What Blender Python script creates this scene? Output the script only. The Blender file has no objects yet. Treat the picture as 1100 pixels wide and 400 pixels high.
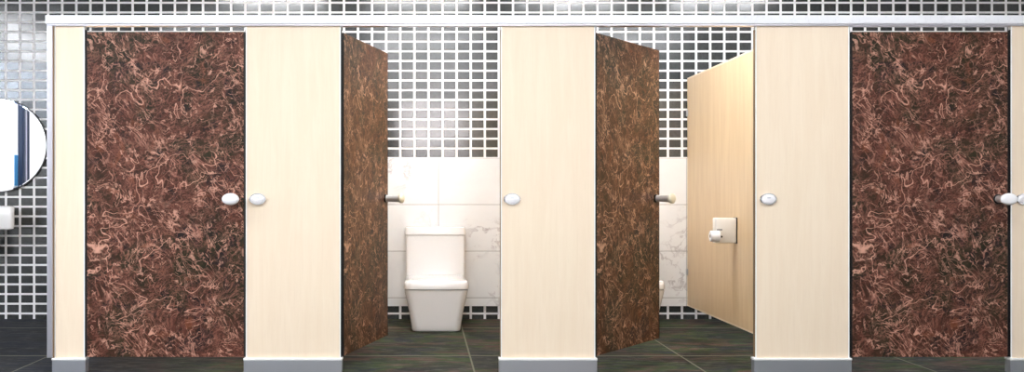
import bpy, bmesh, math, random
from mathutils import Vector, Matrix
random.seed(4)
S = bpy.context.scene
C = S.collection
PI = math.pi

# ---------------------------------------------------------------- measured layout (metres)
PPM = 194.4            # photo pixels per metre on the front plane of the cubicles
CAM_D = 5.6            # camera distance in front of that plane
EYE = 0.993
def X(px, r=1.0): return (px - 455.0) * r / PPM
def Z(py, r=1.0): return EYE - (py - 208.0) * r / PPM
YW = 2.408             # face of the tiled rear wall
RW = 1 + YW / CAM_D
CEIL = 2.9
XL, XR = -5.6, 5.2
YF = -8.2

# ---------------------------------------------------------------- node helpers
def new_mat(name):
    m = bpy.data.materials.new(name); m.use_nodes = True
    nt = m.node_tree
    return m, nt, nt.nodes['Principled BSDF']
def simple(name, col, rough=0.5, metal=0.0, spec=0.5, coat=0.0, bump=0.0, bscale=60):
    m, nt, b = new_mat(name)
    b.inputs['Base Color'].default_value = (*col, 1)
    b.inputs['Roughness'].default_value = rough
    b.inputs['Metallic'].default_value = metal
    b.inputs['Specular IOR Level'].default_value = spec
    b.inputs['Coat Weight'].default_value = coat
    tc = nt.nodes.new('ShaderNodeTexCoord')
    nz = nt.nodes.new('ShaderNodeTexNoise'); nz.inputs['Scale'].default_value = bscale
    nt.links.new(tc.outputs['Object'], nz.inputs['Vector'])
    mr = nt.nodes.new('ShaderNodeMapRange')
    mr.inputs['To Min'].default_value = max(0, rough - 0.03); mr.inputs['To Max'].default_value = rough + 0.03
    nt.links.new(nz.outputs['Fac'], mr.inputs['Value']); nt.links.new(mr.outputs['Result'], b.inputs['Roughness'])
    if bump:
        bp = nt.nodes.new('ShaderNodeBump'); bp.inputs['Strength'].default_value = bump; bp.inputs['Distance'].default_value = 0.002
        nt.links.new(nz.outputs['Fac'], bp.inputs['Height']); nt.links.new(bp.outputs['Normal'], b.inputs['Normal'])
    return m
class NT:
    """tiny expression helper over a node tree"""
    def __init__(s, nt): s.nt = nt
    def n(s, t, **kw):
        o = s.nt.nodes.new(t)
        for k, v in kw.items(): setattr(o, k, v)
        return o
    def put(s, sock, v):
        if isinstance(v, bpy.types.NodeSocket): s.nt.links.new(v, sock)
        elif v is not None: sock.default_value = v
    def m(s, op, a, b=None, c=None):
        o = s.n('ShaderNodeMath', operation=op); s.put(o.inputs[0], a); s.put(o.inputs[1], b)
        if c is not None: s.put(o.inputs[2], c)
        return o.outputs[0]
    def ramp(s, v, a, b, lo=0.0, hi=1.0, smooth=True):
        o = s.n('ShaderNodeMapRange', interpolation_type='SMOOTHSTEP' if smooth else 'LINEAR')
        s.put(o.inputs['Value'], v)
        o.inputs['From Min'].default_value = a; o.inputs['From Max'].default_value = b
        o.inputs['To Min'].default_value = lo; o.inputs['To Max'].default_value = hi
        return o.outputs['Result']
    def mix(s, f, a, b, mode='MIX'):
        o = s.n('ShaderNodeMix', data_type='RGBA', blend_type=mode)
        s.put(o.inputs[0], f)
        s.put(o.inputs[6], (*a, 1) if isinstance(a, tuple) else a)
        s.put(o.inputs[7], (*b, 1) if isinstance(b, tuple) else b)
        return o.outputs[2]
    def obj(s, scale=(1, 1, 1), loc=(0, 0, 0), rot=(0, 0, 0)):
        tc = s.n('ShaderNodeTexCoord'); mp = s.n('ShaderNodeMapping')
        s.nt.links.new(tc.outputs['Object'], mp.inputs['Vector'])
        mp.inputs['Scale'].default_value = scale; mp.inputs['Location'].default_value = loc; mp.inputs['Rotation'].default_value = rot
        return mp.outputs[0]
    def noise(s, vec, scale, detail=4, rough=0.5, dist=0.0, lac=2.0, color=False):
        o = s.n('ShaderNodeTexNoise'); s.put(o.inputs['Vector'], vec)
        o.inputs['Scale'].default_value = scale; o.inputs['Detail'].default_value = detail
        o.inputs['Roughness'].default_value = rough; o.inputs['Distortion'].default_value = dist; o.inputs['Lacunarity'].default_value = lac
        return o.outputs['Color' if color else 'Fac']
    def warp(s, vec, scale, amt, detail=3):
        c = s.noise(vec, scale, detail, color=True)
        a = s.n('ShaderNodeVectorMath', operation='SUBTRACT'); s.put(a.inputs[0], c); a.inputs[1].default_value = (.5, .5, .5)
        b = s.n('ShaderNodeVectorMath', operation='SCALE'); s.put(b.inputs[0], a.outputs[0]); b.inputs['Scale'].default_value = amt
        d = s.n('ShaderNodeVectorMath', operation='ADD'); s.put(d.inputs[0], vec); s.put(d.inputs[1], b.outputs[0])
        return d.outputs[0]
    def sep(s, v):
        o = s.n('ShaderNodeSeparateXYZ'); s.put(o.inputs[0], v); return o.outputs
    def bump(s, h, strength, dist, normal_in=None):
        o = s.n('ShaderNodeBump'); s.put(o.inputs['Height'], h)
        o.inputs['Strength'].default_value = strength; o.inputs['Distance'].default_value = dist
        return o.outputs[0]

def mosaic_mat():
    m, nt, b = new_mat('mosaic_tile'); h = NT(nt)
    p = h.obj(); x, y, z = h.sep(p)[:3]
    u = h.m('DIVIDE', h.m('SUBTRACT', x, X(21.5, RW)), 15.13 * RW / PPM)
    v = h.m('DIVIDE', h.m('SUBTRACT', z, Z(170, RW)), 10.44 * RW / PPM)
    fu, fv = h.m('FRACT', u), h.m('FRACT', v)
    du = h.m('MINIMUM', fu, h.m('SUBTRACT', 1.0, fu)); dv = h.m('MINIMUM', fv, h.m('SUBTRACT', 1.0, fv))
    mask = h.m('MULTIPLY', h.ramp(du, .072, .100), h.ramp(dv, .088, .125))
    cb = h.n('ShaderNodeCombineXYZ'); h.put(cb.inputs[0], h.m('FLOOR', u)); h.put(cb.inputs[1], h.m('FLOOR', v))
    wn = h.n('ShaderNodeTexWhiteNoise', noise_dimensions='3D'); h.put(wn.inputs['Vector'], cb.outputs[0])
    fine = h.noise(p, 55, 3, .6)
    tile = h.mix(h.ramp(wn.outputs['Value'], 0, 1), TILE_A, TILE_B)
    tile = h.mix(h.ramp(fine, .35, .7, 0, .5), tile, TILE_C)
    edge = h.m('MULTIPLY', h.ramp(du, .12, .15), h.ramp(dv, .15, .20))       # darker rim round each glass tile
    tile = h.mix(edge, h.mix(.5, tile, (.01, .011, .012)), tile)
    col = h.mix(mask, (.88, .88, .9), tile)
    h.put(b.inputs['Base Color'], col)
    h.put(b.inputs['Roughness'], h.ramp(mask, 0, 1, .7, .16))
    # each tile sits at a very slight tilt of its own
    g = h.n('ShaderNodeNewGeometry')
    a = h.n('ShaderNodeVectorMath', operation='SUBTRACT'); h.put(a.inputs[0], wn.outputs['Color']); a.inputs[1].default_value = (.5, .5, .5)
    sc = h.n('ShaderNodeVectorMath', operation='SCALE'); h.put(sc.inputs[0], a.outputs[0]); sc.inputs['Scale'].default_value = .02
    ad = h.n('ShaderNodeVectorMath', operation='ADD'); bp = h.bump(mask, .6, .004)
    h.put(ad.inputs[0], bp); h.put(ad.inputs[1], sc.outputs[0])
    nm = h.n('ShaderNodeVectorMath', operation='NORMALIZE'); h.put(nm.inputs[0], ad.outputs[0])
    h.put(b.inputs['Normal'], nm.outputs[0])
    b.inputs['Specular IOR Level'].default_value = 1.0
    return m
TILE_A, TILE_B, TILE_C = (.034, .038, .038), (.060, .063, .066), (.020, .023, .021)

def door_marble_mat(name, red, deep):
    m, nt, b = new_mat(name); h = NT(nt)
    p = h.obj()
    w = h.warp(p, 4.2, .22, 4)
    w2 = h.warp(w, 16, .07, 3)
    big = h.noise(w, 2.7, 5, .62, .7)
    mid = h.noise(w2, 15, 7, .7, 1.4)
    olive = (.016, .014, .006)
    base = h.mix(h.ramp(big, .42, .54), olive, deep)
    base = h.mix(h.ramp(mid, .42, .62), base, h.mix(h.ramp(big, .38, .54), (.030, .024, .010), red))
    dark = h.noise(h.warp(p, 8, .2), 7.5, 5, .65, .9)
    base = h.mix(h.ramp(dark, .53, .64, 0, .9), base, (.010, .007, .008))
    rust = h.noise(h.obj(loc=(3, 1, 7)), 6.2, 4, .6, 1.0)
    base = h.mix(h.ramp(rust, .60, .72, 0, .55), base, (.20, .06, .022))
    deep_pale = red
    def veins(vec, scale, det, dist, w0, seed, rough=.5):
        o = h.n('ShaderNodeVectorMath', operation='ADD'); h.put(o.inputs[0], vec); o.inputs[1].default_value = seed
        n = h.noise(o.outputs[0], scale, det, rough, dist)
        return h.ramp(h.m('ABSOLUTE', h.m('SUBTRACT', n, .5)), 0, w0, 1, 0)
    gate = h.ramp(h.noise(h.obj(loc=(9, 3, 2)), 4.5, 3, .5), .42, .58)
    gate2 = h.ramp(h.noise(h.obj(loc=(1, 8, 5)), 12.0, 3, .5), .44, .56)
    gate3 = h.ramp(h.noise(h.obj(loc=(5, 5, 5)), 9, 2, .5), .46, .58)
    v1 = h.m('MULTIPLY', veins(w, 4.2, 2, .7, .010, (2, 5, 1)), h.ramp(gate, 0, 1, .15, 1))
    v2 = h.m('MULTIPLY', veins(w2, 12, 3, 1.0, .026, (7, 2, 3)), gate2)
    v3 = h.m('MULTIPLY', veins(w2, 26, 3, 1.8, .060, (4, 4, 9), .6), gate3)
    v5 = h.m('MULTIPLY', veins(w2, 17, 2, 1.2, .030, (14, 1, 6), .5), h.m('SUBTRACT', 1.0, gate2))
    crack = h.n('ShaderNodeTexVoronoi', feature='DISTANCE_TO_EDGE'); h.put(crack.inputs['Vector'], w2); crack.inputs['Scale'].default_value = 10.5
    v4 = h.m('MULTIPLY', h.ramp(crack.outputs['Distance'], 0, .030, 1, 0), gate)
    pale = tuple(min(.8, c * 2.3 + k) for c, k in zip(deep_pale, (.10, .058, .045)))
    brt = tuple(min(.9, c * 3.2 + k) for c, k in zip(deep_pale, (.36, .25, .19)))
    def slant(deg, squash, loc):
        mp = h.n('ShaderNodeMapping'); h.put(mp.inputs['Vector'], h.obj(rot=(0, math.radians(deg), 0)))
        mp.inputs['Scale'].default_value = (1, 1, squash); mp.inputs['Location'].default_value = loc
        return mp.outputs[0]
    dg = slant(38, .34, (0, 0, 0))      # short feathery streaks on the slant
    dw = h.warp(dg, 7, .10, 3)
    gd = h.ramp(h.noise(slant(36, .4, (3, 3, 1)), 5.5, 3, .5), .50, .58)
    v6 = h.m('MULTIPLY', veins(dw, 17, 3, 1.1, .032, (3, 9, 2), .6), gd)
    dg2 = slant(-62, .42, (5, 0, 2))
    v7 = h.m('MULTIPLY', veins(h.warp(dg2, 9, .08, 3), 22, 3, 1.2, .030, (6, 1, 2), .6), h.m('SUBTRACT', 1.0, gd))
    col = h.mix(h.m('MULTIPLY', v3, .35), base, pale)
    col = h.mix(h.m('MULTIPLY', v7, .5), col, pale)
    col = h.mix(h.m('MULTIPLY', v6, .75), col, h.mix(h.ramp(mid, .4, .6), pale, brt))
    col = h.mix(h.m('MULTIPLY', v5, .45), col, pale)
    col = h.mix(h.m('MULTIPLY', v4, .55), col, pale)
    col = h.mix(h.m('MULTIPLY', v2, .75), col, brt)
    col = h.mix(h.m('MULTIPLY', v1, .95), col, brt)
    h.put(b.inputs['Base Color'], col)
    b.inputs['Roughness'].default_value = .42
    b.inputs['Specular IOR Level'].default_value = .22
    return m

def laminate_mat(name, a, bcol, rough=.5):
    m, nt, b = new_mat(name); h = NT(nt)
    g = h.noise(h.warp(h.obj(scale=(14, 14, 1.1)), 1.2, .8), 1.6, 5, .6, .3)
    f = h.noise(h.obj(scale=(120, 120, 6)), 1.0, 3, .6)
    col = h.mix(h.ramp(g, .3, .7), a, bcol)
    col = h.mix(h.ramp(f, .5, .75, 0, .22), col, tuple(c * .86 for c in bcol))
    h.put(b.inputs['Base Color'], col)
    b.inputs['Roughness'].default_value = rough
    return m

def dado_mat():
    m, nt, b = new_mat('white_marble_tile'); h = NT(nt)
    p = h.obj(); x, y, z = h.sep(p)[:3]
    u = h.m('DIVIDE', h.m('SUBTRACT', x, X(471, RW)), 133 * RW / PPM)
    v = h.m('DIVIDE', h.m('SUBTRACT', Z(170, RW), z), 50 * RW / PPM)
    fu, fv = h.m('FRACT', u), h.m('FRACT', v)
    du = h.m('MULTIPLY', h.m('MINIMUM', fu, h.m('SUBTRACT', 1.0, fu)), 133 * RW / PPM)
    dv = h.m('MULTIPLY', h.m('MINIMUM', fv, h.m('SUBTRACT', 1.0, fv)), 50 * RW / PPM)
    joint = h.ramp(h.m('MINIMUM', du, dv), .001, .004, 1, 0)
    w = h.warp(p, 2.5, .5, 4)
    n = h.noise(w, 3.0, 6, .62, .6)
    vein = h.ramp(h.m('ABSOLUTE', h.m('SUBTRACT', n, .5)), 0, .035, 1, 0)
    gate = h.ramp(h.noise(h.obj(loc=(2, 2, 4.4)), 2.2, 3, .5), .48, .68)
    cloud = h.ramp(h.noise(w, 1.8, 5, .6), .5, .75)
    spot = h.ramp(h.noise(h.obj(loc=(1, 1, 1)), 22, 4, .6), .62, .72)
    col = h.mix(h.m('MULTIPLY', cloud, .35), (.90, .905, .91), (.76, .75, .77))
    col = h.mix(h.m('MULTIPLY', h.m('MULTIPLY', vein, gate), .6), col, (.40, .36, .38))
    col = h.mix(h.m('MULTIPLY', h.m('MULTIPLY', spot, gate), .6), col, (.45, .36, .40))
    col = h.mix(h.m('MULTIPLY', joint, .75), col, (.30, .28, .28))
    h.put(b.inputs['Base Color'], col)
    b.inputs['Roughness'].default_value = .22
    h.put(b.inputs['Normal'], h.bump(joint, .5, -.002))
    return m

def floor_mat():
    m, nt, b = new_mat('dark_slate_tile'); h = NT(nt)
    p = h.obj(); x, y, z = h.sep(p)[:3]
    T = 1.285
    u = h.m('DIVIDE', h.m('SUBTRACT', x, .283), T); v = h.m('DIVIDE', h.m('SUBTRACT', y, .594), T)
    fu, fv = h.m('FRACT', u), h.m('FRACT', v)
    d = h.m('MINIMUM', h.m('MINIMUM', fu, h.m('SUBTRACT', 1.0, fu)), h.m('MULTIPLY', h.m('MINIMUM', fv, h.m('SUBTRACT', 1.0, fv)), .45))
    joint = h.ramp(d, .0026, .0052, 1, 0)
    cb = h.n('ShaderNodeCombineXYZ'); h.put(cb.inputs[0], h.m('FLOOR', u)); h.put(cb.inputs[1], h.m('FLOOR', v))
    wn = h.n('ShaderNodeTexWhiteNoise', noise_dimensions='3D'); h.put(wn.inputs['Vector'], cb.outputs[0])
    off = h.n('ShaderNodeVectorMath', operation='MULTIPLY_ADD')
    h.put(off.inputs[0], wn.outputs['Color']); off.inputs[1].default_value = (9, 9, 9); h.put(off.inputs[2], h.obj(scale=(1.3, 4.2, 1)))
    w = h.warp(off.outputs[0], 1.6, .8, 4)
    s1 = h.noise(w, 2.0, 7, .66, .8)
    off2 = h.n('ShaderNodeVectorMath', operation='MULTIPLY_ADD')
    h.put(off2.inputs[0], wn.outputs['Color']); off2.inputs[1].default_value = (5, 5, 5); h.put(off2.inputs[2], h.obj(scale=(3.2, 18, 1)))
    s2 = h.noise(off2.outputs[0], 2.4, 7, .72, .6)
    off3 = h.n('ShaderNodeVectorMath', operation='MULTIPLY_ADD')
    h.put(off3.inputs[0], wn.outputs['Color']); off3.inputs[1].default_value = (7, 3, 5); h.put(off3.inputs[2], h.obj(scale=(1.4, 3.4, 1)))
    tint = h.noise(off3.outputs[0], 1.9, 4, .6, .8)
    green, brown, slate = (.042, .068, .024), (.100, .058, .046), (.024, .028, .040)
    side = h.ramp(x, -1.9, -.9)                                    # the slabs left of the cubicles are plain grey
    tc = h.mix(h.ramp(tint, .38, .45), slate, green)
    tc = h.mix(h.ramp(tint, .50, .56), tc, brown)
    tc = h.mix(side, slate, tc)
    col = h.mix(h.ramp(s1, .40, .60), (.003, .0035, .005), tc)
    hi = h.mix(.5, tc, (.20, .20, .18))
    col = h.mix(h.m('MULTIPLY', h.ramp(s2, .50, .64), .75), col, hi)
    col = h.mix(h.m('MULTIPLY', joint, .85), col, (.20, .20, .15))
    h.put(b.inputs['Base Color'], col)
    h.put(b.inputs['Roughness'], h.ramp(s1, .3, .7, .55, .7))
    h.put(b.inputs['Normal'], h.bump(h.m('ADD', s2, h.m('MULTIPLY', joint, -1.0)), .12, .003))
    b.inputs['Specular IOR Level'].default_value = .10
    return m

def emit_mat(name, col, k):
    m, nt, b = new_mat(name)
    b.inputs['Base Color'].default_value = (.8, .8, .8, 1)
    b.inputs['Emission Color'].default_value = (*col, 1); b.inputs['Emission Strength'].default_value = k
    return m

M = dict(
    mosaic=mosaic_mat(), marble=door_marble_mat('brown_marble', (.092, .030, .019), (.042, .016, .009)),
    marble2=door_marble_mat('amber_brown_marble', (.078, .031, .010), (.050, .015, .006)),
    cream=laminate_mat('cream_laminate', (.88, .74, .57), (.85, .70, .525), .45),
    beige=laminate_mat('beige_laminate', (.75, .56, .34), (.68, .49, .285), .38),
    dado=dado_mat(), floor=floor_mat(),
    rail=simple('white_aluminium', (.86, .87, .91), .28, 0, .5, .3),
    alum=simple('brushed_aluminium', (.72, .71, .78), .32, .85),
    shoe=simple('satin_steel', (.50, .52, .56), .34, .75),
    edging=simple('white_edging', (.9, .9, .88), .35),
    gap_black=simple('black_gap_shade', (.006, .005, .005), .7),  # black that paints the shade in the gaps beside doors and panels
    gap_core_brown=simple('brown_gap_and_core', (.22, .14, .07), .6),  # brown of the painted gap lines and of the roll core
    chrome=simple('chrome', (.86, .86, .88), .12, 1.0),
    stem=simple('satin_nickel', (.85, .84, .82), .30, .7),
    whiteknob=simple('pearl_knob', (.92, .91, .93), .2, 0, .5, .4),
    ivory=simple('ivory_cap', (.88, .84, .66), .3),
    darkmetal=simple('dark_metal', (.02, .02, .02), .35, .7),
    ceramic=simple('white_ceramic', (.90, .895, .90), .12, 0, .5, .6),
    plastic=simple('white_plastic', (.90, .88, .84), .3),
    paper=simple('paper', (.92, .92, .94), .9, bump=.3, bscale=90),
    mirror=simple('silvered_glass', (.93, .95, .97), .0, 1.0),
    plaster=simple('white_plaster', (.88, .88, .88), .8, bump=.2, bscale=30),
    ceil=simple('grey_ceiling_paint', (.30, .30, .31), .8),
    blue=simple('dark_blue_paint', (.022, .035, .07), .35),
    teal=simple('teal_paint', (.01, .16, .36), .5),
    added_lamp=emit_mat('added_lamp_diffuser', (.95, .97, 1.0), 13.0),
    added_stall_lamp=emit_mat('added_stall_diffuser', (.96, .98, 1.0), 19.0),  # unseen lamps added to brighten the stalls
    sky=emit_mat('added_glow_pane', (1.0, .92, .92), 8.0),  # glow of the added front window
    pane_glow_blue=emit_mat('added_blue_glow_pane', (.72, .84, 1.0), 16.0),  # bluish glow of the added left window
)
M['mirror'].node_tree.nodes['Principled BSDF'].inputs['Roughness'].default_value = 0
for l in list(M['mirror'].node_tree.links):
    if l.to_socket.name == 'Roughness': M['mirror'].node_tree.links.remove(l)

# ---------------------------------------------------------------- mesh helpers
def bm_box(bm, x0, x1, y0, y1, z0, z1, bev=0.0, seg=2):
    r = bmesh.ops.create_cube(bm, size=1)
    vs = r['verts']
    for v in vs:
        v.co = Vector(((x0 + x1) / 2 + v.co.x * (x1 - x0), (y0 + y1) / 2 + v.co.y * (y1 - y0), (z0 + z1) / 2 + v.co.z * (z1 - z0)))
    if bev:
        es = {e for v in vs for e in v.link_edges}
        bmesh.ops.bevel(bm, geom=list(es), offset=bev, segments=seg, profile=.5, affect='EDGES')
    return bm
def box(x0, x1, y0, y1, z0, z1, bev=0.0, seg=2): return bm_box(bmesh.new(), x0, x1, y0, y1, z0, z1, bev, seg)
def loft(rings, cap=True):
    bm = bmesh.new(); rs = [[bm.verts.new(p) for p in r] for r in rings]; n = len(rs[0])
    for a, b_ in zip(rs, rs[1:]):
        for i in range(n): bm.faces.new((a[i], a[(i + 1) % n], b_[(i + 1) % n], b_[i]))
    if cap: bm.faces.new(rs[0][::-1]); bm.faces.new(rs[-1])
    bmesh.ops.recalc_face_normals(bm, faces=bm.faces)
    return bm
def rrect(cx, y0, y1, w, z, rad, radb=None, seg=7):
    """rounded rectangle ring in plan, y0 the front"""
    radb = rad if radb is None else radb
    pts = []
    for (sx, yy, a0, r) in ((1, y0, -PI / 2, rad), (1, y1, 0, radb), (-1, y1, PI / 2, radb), (-1, y0, PI, rad)):
        ccx = cx + sx * (w / 2 - r); ccy = yy + (r if yy == y0 else -r)
        for k in range(seg + 1):
            a = a0 + k / seg * PI / 2
            pts.append(Vector((ccx + r * math.cos(a), ccy + r * math.sin(a), z)))
    return pts
def lathe(prof, ax='y', c=(0, 0, 0), n=40, sx=1.0, sz=1.0):
    """prof: list of (t along the axis, radius)"""
    rings = []
    for t, r in prof:
        ring = []
        for k in range(n):
            a = 2 * PI * k / n
            p, q = r * math.cos(a) * sx, r * math.sin(a) * sz
            d = {'y': (p, t, q), 'x': (t, p, q), 'z': (p, q, t)}[ax]
            ring.append(Vector(d) + Vector(c))
        rings.append(ring)
    return loft(rings)
def tube(path, r, n=16):
    rings = []
    for i, p in enumerate(path):
        p = Vector(p); d = (Vector(path[min(i + 1, len(path) - 1)]) - Vector(path[max(i - 1, 0)])).normalized()
        a = d.orthogonal().normalized() if i == 0 else (a - d * a.dot(d)).normalized()
        b_ = d.cross(a)
        rings.append([p + (a * math.cos(2 * PI * k / n) + b_ * math.sin(2 * PI * k / n)) * r for k in range(n)])
    return loft(rings)
def obj(name, bm, mat, parent=None, smooth=False, angle=40):
    me = bpy.data.meshes.new(name); bm.to_mesh(me); bm.free()
    me.materials.append(M[mat] if isinstance(mat, str) else mat)
    o = bpy.data.objects.new(name, me); C.objects.link(o)
    if smooth:
        me.polygons.foreach_set('use_smooth', [True] * len(me.polygons))
        me.set_sharp_from_angle(angle=math.radians(angle))
    if parent: o.parent = parent
    return o
def thing(name, label, cat, loc=(0, 0, 0), rz=0, group=None):
    o = bpy.data.objects.new(name, None); C.objects.link(o); o.empty_display_size = .1
    o.location = loc; o.rotation_euler = (0, 0, rz)
    o['label'] = label; o['category'] = cat
    if group: o['group'] = group
    return o
def dup(root, loc, rz, label):
    r = root.copy(); C.objects.link(r); r.location = loc; r.rotation_euler = (0, 0, rz); r['label'] = label
    for ch in list(root.children):
        c = ch.copy(); C.objects.link(c); c.parent = r
        for g in ch.children:
            d = g.copy(); C.objects.link(d); d.parent = c
    return r
def struct(name, bm, mat):
    o = obj(name, bm, mat); o['kind'] = 'structure'; return o

# ---------------------------------------------------------------- the room
struct('floor', box(XL - .1, XR + .1, YF - .1, YW + .1, -.1, 0), 'floor')
struct('ceiling', box(XL - .1, XR + .1, YF - .1, YW + .1, CEIL, CEIL + .1), 'ceil')
struct('wall_back', box(XL - .1, XR + .1, YW, YW + .1, 0, CEIL), 'mosaic')
struct('wall_right', box(XR, XR + .1, YF, YW, 0, CEIL), 'plaster')
# left and front walls with openings for the added glowing windows
def wall_with_hole(along, fixed0, fixed1, a0, a1, h0, h1, z0, z1):
    bm = bmesh.new()
    def b_(s0, s1, q0, q1):
        if along == 'x': bm_box(bm, s0, s1, fixed0, fixed1, q0, q1)
        else: bm_box(bm, fixed0, fixed1, s0, s1, q0, q1)
    b_(a0, h0, 0, CEIL); b_(h1, a1, 0, CEIL); b_(h0, h1, 0, z0); b_(h0, h1, z1, CEIL)
    return bm
struct('wall_left', wall_with_hole('y', XL - .1, XL, YF, YW, -5.0, -2.6, 2.33, 2.72), 'plaster')
struct('wall_front', wall_with_hole('x', YF - .1, YF, XL, XR, -.9, 1.5, 1.75, 2.7), 'plaster')
def window(name, along, f0, f1, h0, h1, z0, z1, n, pane_mat):  # unseen windows, added so their glow reflects in the wall tiles
    bm = bmesh.new(); t = .035
    def b_(s0, s1, q0, q1):
        if along == 'x': bm_box(bm, s0, s1, f0, f1, q0, q1)
        else: bm_box(bm, f0, f1, s0, s1, q0, q1)
    b_(h0, h1, z0, z0 + t); b_(h0, h1, z1 - t, z1); b_(h0, h0 + t, z0 + t, z1 - t); b_(h1 - t, h1, z0 + t, z1 - t)
    for k in range(1, n):
        c = h0 + (h1 - h0) * k / n; b_(c - t / 2, c + t / 2, z0 + t, z1 - t)
    fr = struct(name, bm, 'rail')
    if along == 'x': pb = box(h0 + t, h1 - t, f0 + .01, f0 + .02, z0 + t, z1 - t)
    else: pb = box(f0 + .01, f0 + .02, h0 + t, h1 - t, z0 + t, z1 - t)
    obj('pane', pb, pane_mat, fr)
window('added_window_1', 'x', YF - .08, YF - .03, -.9, 1.5, 1.75, 2.7, 3, 'sky')
window('added_window_2', 'y', XL - .08, XL - .03, -5.0, -2.6, 2.33, 2.72, 3, 'pane_glow_blue')
# white marble tiling on the lower wall of the cubicles, stopping just above the floor
XEND = X(55)
DT = .012
struct('trim_1', box(XEND, XR, YW - DT, YW, Z(329, RW), Z(170, RW)), 'dado')

# ---------------------------------------------------------------- cubicle fronts
PT = .03                       # panel thickness
ZP0, ZP1 = Z(386), Z(28)       # pilaster bottom and top
ZD0, ZD1 = Z(384), Z(34)       # door bottom and top
KZ = Z(214)
def pilaster(px0, px1, label, disc=None, gap_sides=('l', 'r'), hinge=None):
    xa, xb = X(px0), X(px1); cx = (xa + xb) / 2; hw = (xb - xa) / 2
    t = thing('cubicle_pilaster', label, 'partition panel', (cx, 0, 0), group='cream panels along the cubicle front')
    e = .006
    obj('panel', box(-hw + e, hw - e, 0, PT, ZP0, ZP1, .0015), 'cream', t)
    for s in (-1, 1):
        a, b_ = (-hw, -hw + e) if s < 0 else (hw - e, hw)
        obj('edge_strip', box(a, b_, -.001, PT + .001, ZP0, ZP1, .001), 'edging', t)
        a, b_ = (-hw - .0035, -hw) if s < 0 else (hw, hw + .005)
        side = 'l' if s < 0 else 'r'
        if side in gap_sides:
            obj('gap_strip', box(a, b_, .004, PT - .001, ZD0, ZP1 - .02), 'gap_black' if (s > 0 or hinge == 'l') else 'gap_core_brown', t)  # dark strip paints the shaded gap between panel and door
    # the metal shoe: a U-shaped sleeve with a rolled top lip
    bm = box(-hw - .010, hw + .008, -.012, PT + .012, 0, ZP0 - .006, .002)
    sh = obj('base_shoe', bm, 'shoe', t)
    obj('shoe_lip', box(-hw - .012, hw + .010, -.015, PT + .015, ZP0 - .006, ZP0 + .006, .003), 'edging', sh)
    if disc is not None:
        dx = X(disc) - cx
        rim = lathe([(-.002, .030), (-.008, .031), (-.012, .029), (-.012, .024), (.0, .024)], 'y', (dx, 0, KZ), 48, 1.52, 1.08)
        d = obj('lock_rosette', rim, 'chrome', t, True)
        cap = lathe([(-.004, .0245), (-.013, .0245), (-.0165, .020), (-.018, .010), (-.0185, .001)], 'y', (dx, 0, KZ), 48, 1.52, 1.08)
        obj('rosette_cap', cap, 'whiteknob', d, True)
        obj('rosette_slot', box(dx - .010, dx + .010, -.0195, -.0175, KZ + .004, KZ + .009, .0008), 'shoe', d)
    return t
pilaster(58.5, 91, 'narrow cream cubicle panel at the left end of the row, next to the round mirror', None, ('r',))
pilaster(264, 366, 'wide cream cubicle panel with a lock rosette, right of the leftmost closed door', 277, hinge='l')
pilaster(538, 639.5, 'wide cream cubicle panel with a lock rosette, between the two open doors', 550)
pilaster(811.5, 912.5, 'wide cream cubicle panel with a lock rosette, left of the rightmost closed door', 825)
pilaster(1086, 1188, 'cream cubicle panel cut off by the right edge of the photo', 1100, ('l',), hinge='l')

def door(name_label, hinge_px, w, rz, hy):
    t = thing('cubicle_door', name_label, 'door', (X(hinge_px), hy, 0), rz, 'brown marble cubicle doors')
    e = .005
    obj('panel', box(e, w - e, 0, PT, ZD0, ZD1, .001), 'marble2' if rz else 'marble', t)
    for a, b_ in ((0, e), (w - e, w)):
        obj('edge_strip', box(a, b_, .0, PT, ZD0, ZD1), 'gap_black', t)  # black edge stands in for the dark gap beside the door
    kx = w - .058
    ros = lathe([(0, .027), (-.006, .027), (-.009, .022), (-.009, .016)], 'y', (kx, 0, KZ), 40)
    k = obj('door_knob', lathe([(-.004, .021), (-.030, .021), (-.060, .022), (-.093, .0235), (-.096, .0235)], 'y', (kx, 0, KZ), 40), 'stem', t, True)
    obj('rosette', ros, 'darkmetal', k, True)
    obj('knob_cap', lathe([(-.094, .025), (-.098, .030), (-.106, .0325), (-.114, .030), (-.119, .024), (-.121, .012), (-.1215, .001)], 'y', (kx, 0, KZ), 48, 1.45, 1.0), 'ivory' if rz else 'whiteknob', k, True)
    for zz in (ZD0 + .18, ZD1 - .18):                         # hinges on the inner face
        h = lathe([(zz - .045, .007), (zz + .045, .007)], 'z', (.004, PT + .006, 0), 14)
        bm_box(h, .004, .05, PT, PT + .003, zz - .04, zz + .04)
        obj('hinge', h, 'shoe', t, True)
    return t
W = X(262.5) - X(92.2)
door('closed brown marble cubicle door at the left end, between the narrow and a wide cream panel', 92.2, W, 0, .006)
door('brown marble cubicle door swung almost fully open in front of the toilet', 368.6, X(537) - X(368.6) - .008, math.radians(75.4), PT + .009)
door('brown marble cubicle door standing half open, just left of the paper dispenser cubicle wall', 642, X(811) - X(642) - .008, math.radians(53.6), PT + .009)
door('closed brown marble cubicle door at the right end of the row', 915.2, X(1084) - X(915.2), 0, .006)

# head rail: a channel running over all the fronts to the right wall
bm = box(X(50), XR, -.022, PT + .022, Z(26.2), Z(17), .003)
hr = thing('head_rail', 'long white aluminium rail along the top of the cubicle fronts', 'rail')
obj('rail_body', bm, 'rail', hr)
obj('rail_groove', box(X(51), XR, -.014, PT + .014, Z(27.9), Z(26.2)), 'alum', hr)

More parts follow.
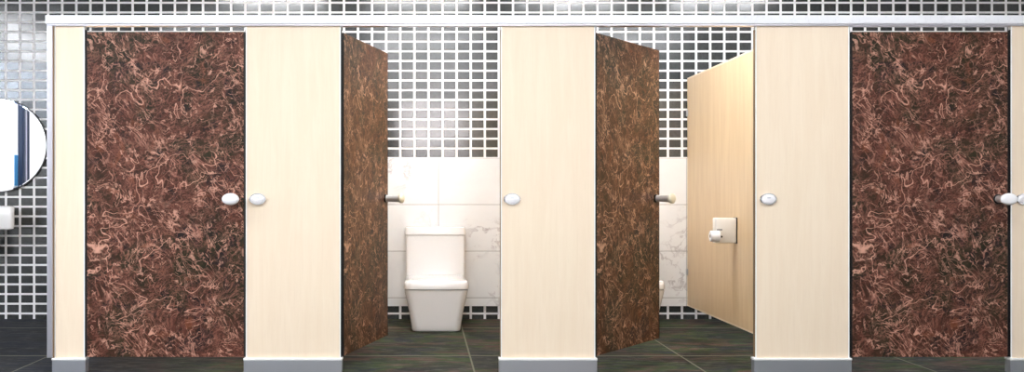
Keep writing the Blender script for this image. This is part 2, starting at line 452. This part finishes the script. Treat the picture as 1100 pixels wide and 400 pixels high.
# side partitions, front to back
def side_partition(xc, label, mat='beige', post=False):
    t = thing('side_partition', label, 'partition panel', (xc, 0, 0), group='partitions between the cubicles')
    y0, y1 = PT + (.002 if not post else -.03), YW - DT - .002
    h = .013
    e = .012
    z0, z1 = Z(328.75, RW), Z(84, RW)
    if post:
        y0 = .002
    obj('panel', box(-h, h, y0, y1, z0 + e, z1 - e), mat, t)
    obj('bottom_edging', box(-h - .001, h + .001, y0, y1, z0, z0 + e, .002), 'edging' if mat == 'cream' else 'cream', t)
    obj('top_edging', box(-h - .001, h + .001, y0, y1, z1 - e, z1, .002), 'edging' if mat == 'cream' else 'cream', t)
    for zz in (.35, 1.6):
        b_ = box(-h - .012, -h - .001, y1 - .03, y1, zz, zz + .05, .002)
        obj('wall_bracket', b_, 'shoe', t)
    return t
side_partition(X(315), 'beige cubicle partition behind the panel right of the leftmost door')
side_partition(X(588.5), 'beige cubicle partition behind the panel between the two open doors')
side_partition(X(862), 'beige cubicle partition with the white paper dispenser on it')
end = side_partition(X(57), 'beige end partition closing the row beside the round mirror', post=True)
obj('end_post', box(X(51.2) - X(57), X(57.2) - X(57), -.014, -.001, Z(384.5), Z(27.9), .003), 'alum', end)
obj('post_gap_strip', box(X(57.2) - X(57) , X(58.6) - X(57), -.006, .0015, Z(384.5), Z(28.2)), 'gap_core_brown', end)  # brown strip paints the shadow gap between post and panel

# ---------------------------------------------------------------- toilets
def make_toilet(cx, label):
    t = thing('toilet', label, 'toilet', (cx, YW - DT, 0), group='white toilets inside the open cubicles')
    yb = -.004                       # back of the toilet against the tiled wall
    FR = 1.650 - (YW - DT)           # front of the bowl
    prof = [(0, .330, .016), (.006, .345, .004), (.016, .352, .0), (.05, .360, -.002), (.12, .382, -.006), (.20, .414, -.012), (.26, .441, -.016), (.285, .452, -.018), (.298, .456, -.018), (.300, .450, -.014)]
    rings = [rrect(0, FR + dy, yb, w, z, .055, .02, 8) for z, w, dy in prof]
    obj('bowl', loft(rings), 'ceramic', t, True, 50)
    y1 = -.205
    f = FR - .022
    obj('seat', loft([rrect(0, f + .012, y1, .440, .300, .05, .02, 8), rrect(0, f + .004, y1, .456, .303, .055, .02, 8), rrect(0, f + .004, y1, .456, .307, .055, .02, 8)]), 'shoe', t, True)
    lid = [(.307, .458, .002), (.309, .466, -.003), (.330, .466, -.003), (.348, .462, .000), (.360, .450, .007), (.366, .430, .018), (.3675, .38, .045)]
    obj('seat_cover', loft([rrect(0, f + dy, y1 + .005, w, z, .06, .015, 8) for z, w, dy in lid]), 'ceramic', t, True, 60)
    for s in (-1, 1):
        obj('seat_hinge', lathe([(s * .12 - .02, .010), (s * .12 + .02, .010)], 'x', (0, -.203, .345), 16), 'chrome', t, True)
    obj('tank', loft([rrect(0, -.192, yb, w, z, r_, .012, 6) for z, w, r_ in ((.300, .435, .02), (.34, .452, .022), (.50, .456, .022), (.668, .458, .022))]), 'ceramic', t, True)
    obj('tank_lid', loft([rrect(0, y, yb, w, z, r_, .012, 6) for z, w, y, r_ in ((.6685, .452, -.190, .02), (.6725, .460, -.196, .022), (.676, .466, -.199, .024), (.724, .466, -.199, .024), (.731, .462, -.196, .023), (.734, .450, -.190, .02))]), 'ceramic', t, True)
    return t
toilet = make_toilet(.091, 'white close-coupled toilet in plain view in the cubicle behind the wide open door')
dup(toilet, (.091 + 274 / PPM, YW - DT, 0), 0, 'white toilet mostly hidden behind the half open door, only its edge showing')

# ---------------------------------------------------------------- paper dispenser on the right-hand partition
XP = X(862) - .013 - .0005
d = thing('paper_dispenser', 'white toilet paper dispenser fixed to the beige partition of the right open cubicle', 'dispenser', (XP, 1.12, 0))
r1 = 1.2
za, zb = Z(261.5, r1), Z(234.5, r1)
xl = X(768.5, r1) - XP
obj('case', box(xl, -.004, 0, .07, za, zb, .008, 3), 'plastic', d, True)
obj('shade_plate', box(-.004, 0, -.003, .085, za - .003, zb + .003, .001), 'darkmetal', d)  # dark plate stands in for the shading at the case's right side
obj('roll_bracket', box(xl + .016, xl + .026, -.075, .001, Z(254, r1) - .006, Z(254, r1) + .006, .002), 'darkmetal', d)
obj('slot', box(xl + .010, xl + .045, -.002, .001, Z(247.5, r1), Z(246.5, r1)), 'darkmetal', d)
zr = Z(254, 1.19)
roll = thing('toilet_paper_roll', 'small white paper roll held at the lower left corner of the dispenser', 'toilet paper', (XP + xl + .006, 1.08, zr))
obj('paper', lathe([(-.052, .012), (-.052, .033), (-.048, .036), (.006, .036), (.008, .034), (.008, .012)], 'x', (0, 0, 0), 36), 'paper', roll, True)
obj('core', lathe([(-.0525, .0115), (.0085, .0115)], 'x', (0, 0, 0), 20), 'gap_core_brown', roll, True)

# ---------------------------------------------------------------- mirror and basin on the left
mx, mz = X(-1.5, RW), Z(156.5, RW)
a, b_ = 53 * RW / PPM, 50.5 * RW / PPM
mt = thing('wall_mirror', 'large round mirror with a thin dark rim on the left mosaic wall', 'mirror', (mx, YW, mz))
obj('glass', lathe([(-.004, .5), (-.018, .5), (-.0181, .49), (-.0181, .001)], 'y', (0, 0, 0), 96, 2 * a - .014, 2 * b_ - .014), 'mirror', mt)
obj('rim', lathe([(-.001, .5), (-.024, .5), (-.024, .4935), (-.0185, .4935), (-.001, .4935)], 'y', (0, 0, 0), 96, 2 * a, 2 * b_), 'darkmetal', mt)

bs = thing('wall_mounted_basin', 'white wall-hung wash basin below the mirror, mostly beyond the left edge', 'basin', (X(-30, RW), YW, 0))
def basin_ring(z, k, dep):
    """plan: wider at the front, narrower at the wall"""
    x0 = X(-30, RW)
    xf = X(13.8, 1 + (YW - dep) / CAM_D) - x0; xbk = X(14.5, RW) - x0
    pts = []
    rc = .03
    fx, bx = xf * k, xbk * k
    raw = [(bx, -.001)]
    for q in range(7):
        aa = q / 6 * PI / 2
        raw.append((fx - rc + rc * math.cos(aa), -dep + rc - rc * math.sin(aa)))
    pts = raw + [(-x_, y_) for x_, y_ in raw[::-1]]
    return [Vector((x_, y_, z)) for x_, y_ in pts]
rB = 1 + (YW - .30) / CAM_D
zt, zbm = Z(221.8, rB), Z(247.5, rB)
obj('bowl', loft([basin_ring(zbm, .93, .28), basin_ring(zbm + .010, .985, .297), basin_ring(zbm + .03, 1, .30), basin_ring(zt - .006, 1, .30), basin_ring(zt, .985, .297), basin_ring(zt, .80, .25), basin_ring(zt - .09, .66, .22)]), 'ceramic', bs, True, 45)
obj('waste_trap', lathe([(zbm - .235, .020), (zbm - .225, .048), (zbm - .10, .052), (zbm - .085, .026), (zbm - .001, .026)], 'z', (X(-2, RW) - X(-30, RW), -.16, 0), 28), 'darkmetal', bs, True)
obj('trap_pipe', tube([(X(-2, RW) - X(-30, RW), -.12, zbm - .14), (X(-2, RW) - X(-30, RW), -.06, zbm - .14), (X(-2, RW) - X(-30, RW), -.001, zbm - .14)], .018), 'darkmetal', bs, True)
obj('tap', tube([(0, -.06, zt - .002), (0, -.06, zt + .10), (0, -.075, zt + .125), (0, -.10, zt + .135), (0, -.16, zt + .125)], .013), 'chrome', bs, True)

# things seen only in the mirror: a dark blue wall column and a teal board on the left wall
col = thing('wall_column', 'dark blue fluted wall column reflected as a vertical stripe in the mirror', 'column', (XL, -3.74, 0))
bm = bmesh.new()
bm_box(bm, 0.001, .06, -.13, .13, 0, CEIL)
obj('shaft', bm, 'blue', col)
for k in (-1, 0, 1):
    obj('flute', box(.06, .072, k * .085 - .016, k * .085 + .016, .1, CEIL - .05, .004), 'alum' if k == 0 else 'blue', col)
bd = thing('teal_board', 'narrow teal board hung on the white wall, seen reflected in the mirror', 'board', (XL, -3.51, 1.31))
obj('panel', box(.001, .02, -.055, .055, -.21, .21, .003), 'teal', bd)
obj('frame', box(.0005, .012, -.06, .06, -.215, .215, .002), 'rail', bd)

# ---------------------------------------------------------------- unseen ceiling lamps, added to light the room and reflect in the tiles
def added_lamp(x, y, lx, ly, mat, label):
    t = thing('unseen_ceiling_light', label, 'added_lamp', (x, y, CEIL), group='unseen ceiling lights')
    bm = bmesh.new()
    for q in ((-lx / 2 - .03, -lx / 2, -ly / 2 - .03, ly / 2 + .03), (lx / 2, lx / 2 + .03, -ly / 2 - .03, ly / 2 + .03), (-lx / 2, lx / 2, -ly / 2 - .03, -ly / 2), (-lx / 2, lx / 2, ly / 2, ly / 2 + .03)):
        bm_box(bm, *q, -.04, -.001)
    obj('frame', bm, 'rail', t)
    obj('diffuser', box(-lx / 2, lx / 2, -ly / 2, ly / 2, -.03, -.002), mat, t)
added_lamp(-4.8, -1.95, .75, 2.4, 'added_lamp', 'long unseen ceiling light added above the wash basin side of the room')
for i, x in enumerate((-4.8, -2.4, 0, 2.4)):
    if i: added_lamp(x, -1.75, 1.3, .6, 'added_lamp', 'flat rectangular unseen ceiling light added in the row before the cubicles')
    added_lamp(x, -5.2, 1.3, .6, 'added_lamp', 'flat rectangular unseen ceiling light added in the row at the far side of the room')
for i, px in enumerate((178, 452, 726, 1000)):
    added_lamp(X(px), .85, .9, .5, 'added_stall_lamp', 'square unseen ceiling light added above the cubicles')  # added to brighten the toilets and the white wall

# ---------------------------------------------------------------- world, camera, output
w = bpy.data.worlds.new('World'); S.world = w; w.use_nodes = True
w.node_tree.nodes['Background'].inputs['Color'].default_value = (.75, .85, 1, 1)
w.node_tree.nodes['Background'].inputs['Strength'].default_value = .3
cd = bpy.data.cameras.new('camera'); cam = bpy.data.objects.new('camera', cd); C.objects.link(cam)
cam.location = (0, -CAM_D, EYE); cam.rotation_euler = (PI / 2, 0, 0)
cd.sensor_width = 36; cd.sensor_fit = 'HORIZONTAL'; cd.lens = 36 * PPM * CAM_D / 1100
cd.shift_x = (550 - 455) / 1100; cd.shift_y = 8 / 1100
cd.clip_start = .05
S.camera = cam
S.view_settings.view_transform = 'Standard'; S.view_settings.look = 'None'
S.view_settings.gamma = 1; S.view_settings.exposure = 0.74
S.view_settings.use_curve_mapping = False
S.cycles.max_bounces = 8; S.cycles.diffuse_bounces = 5; S.cycles.glossy_bounces = 4
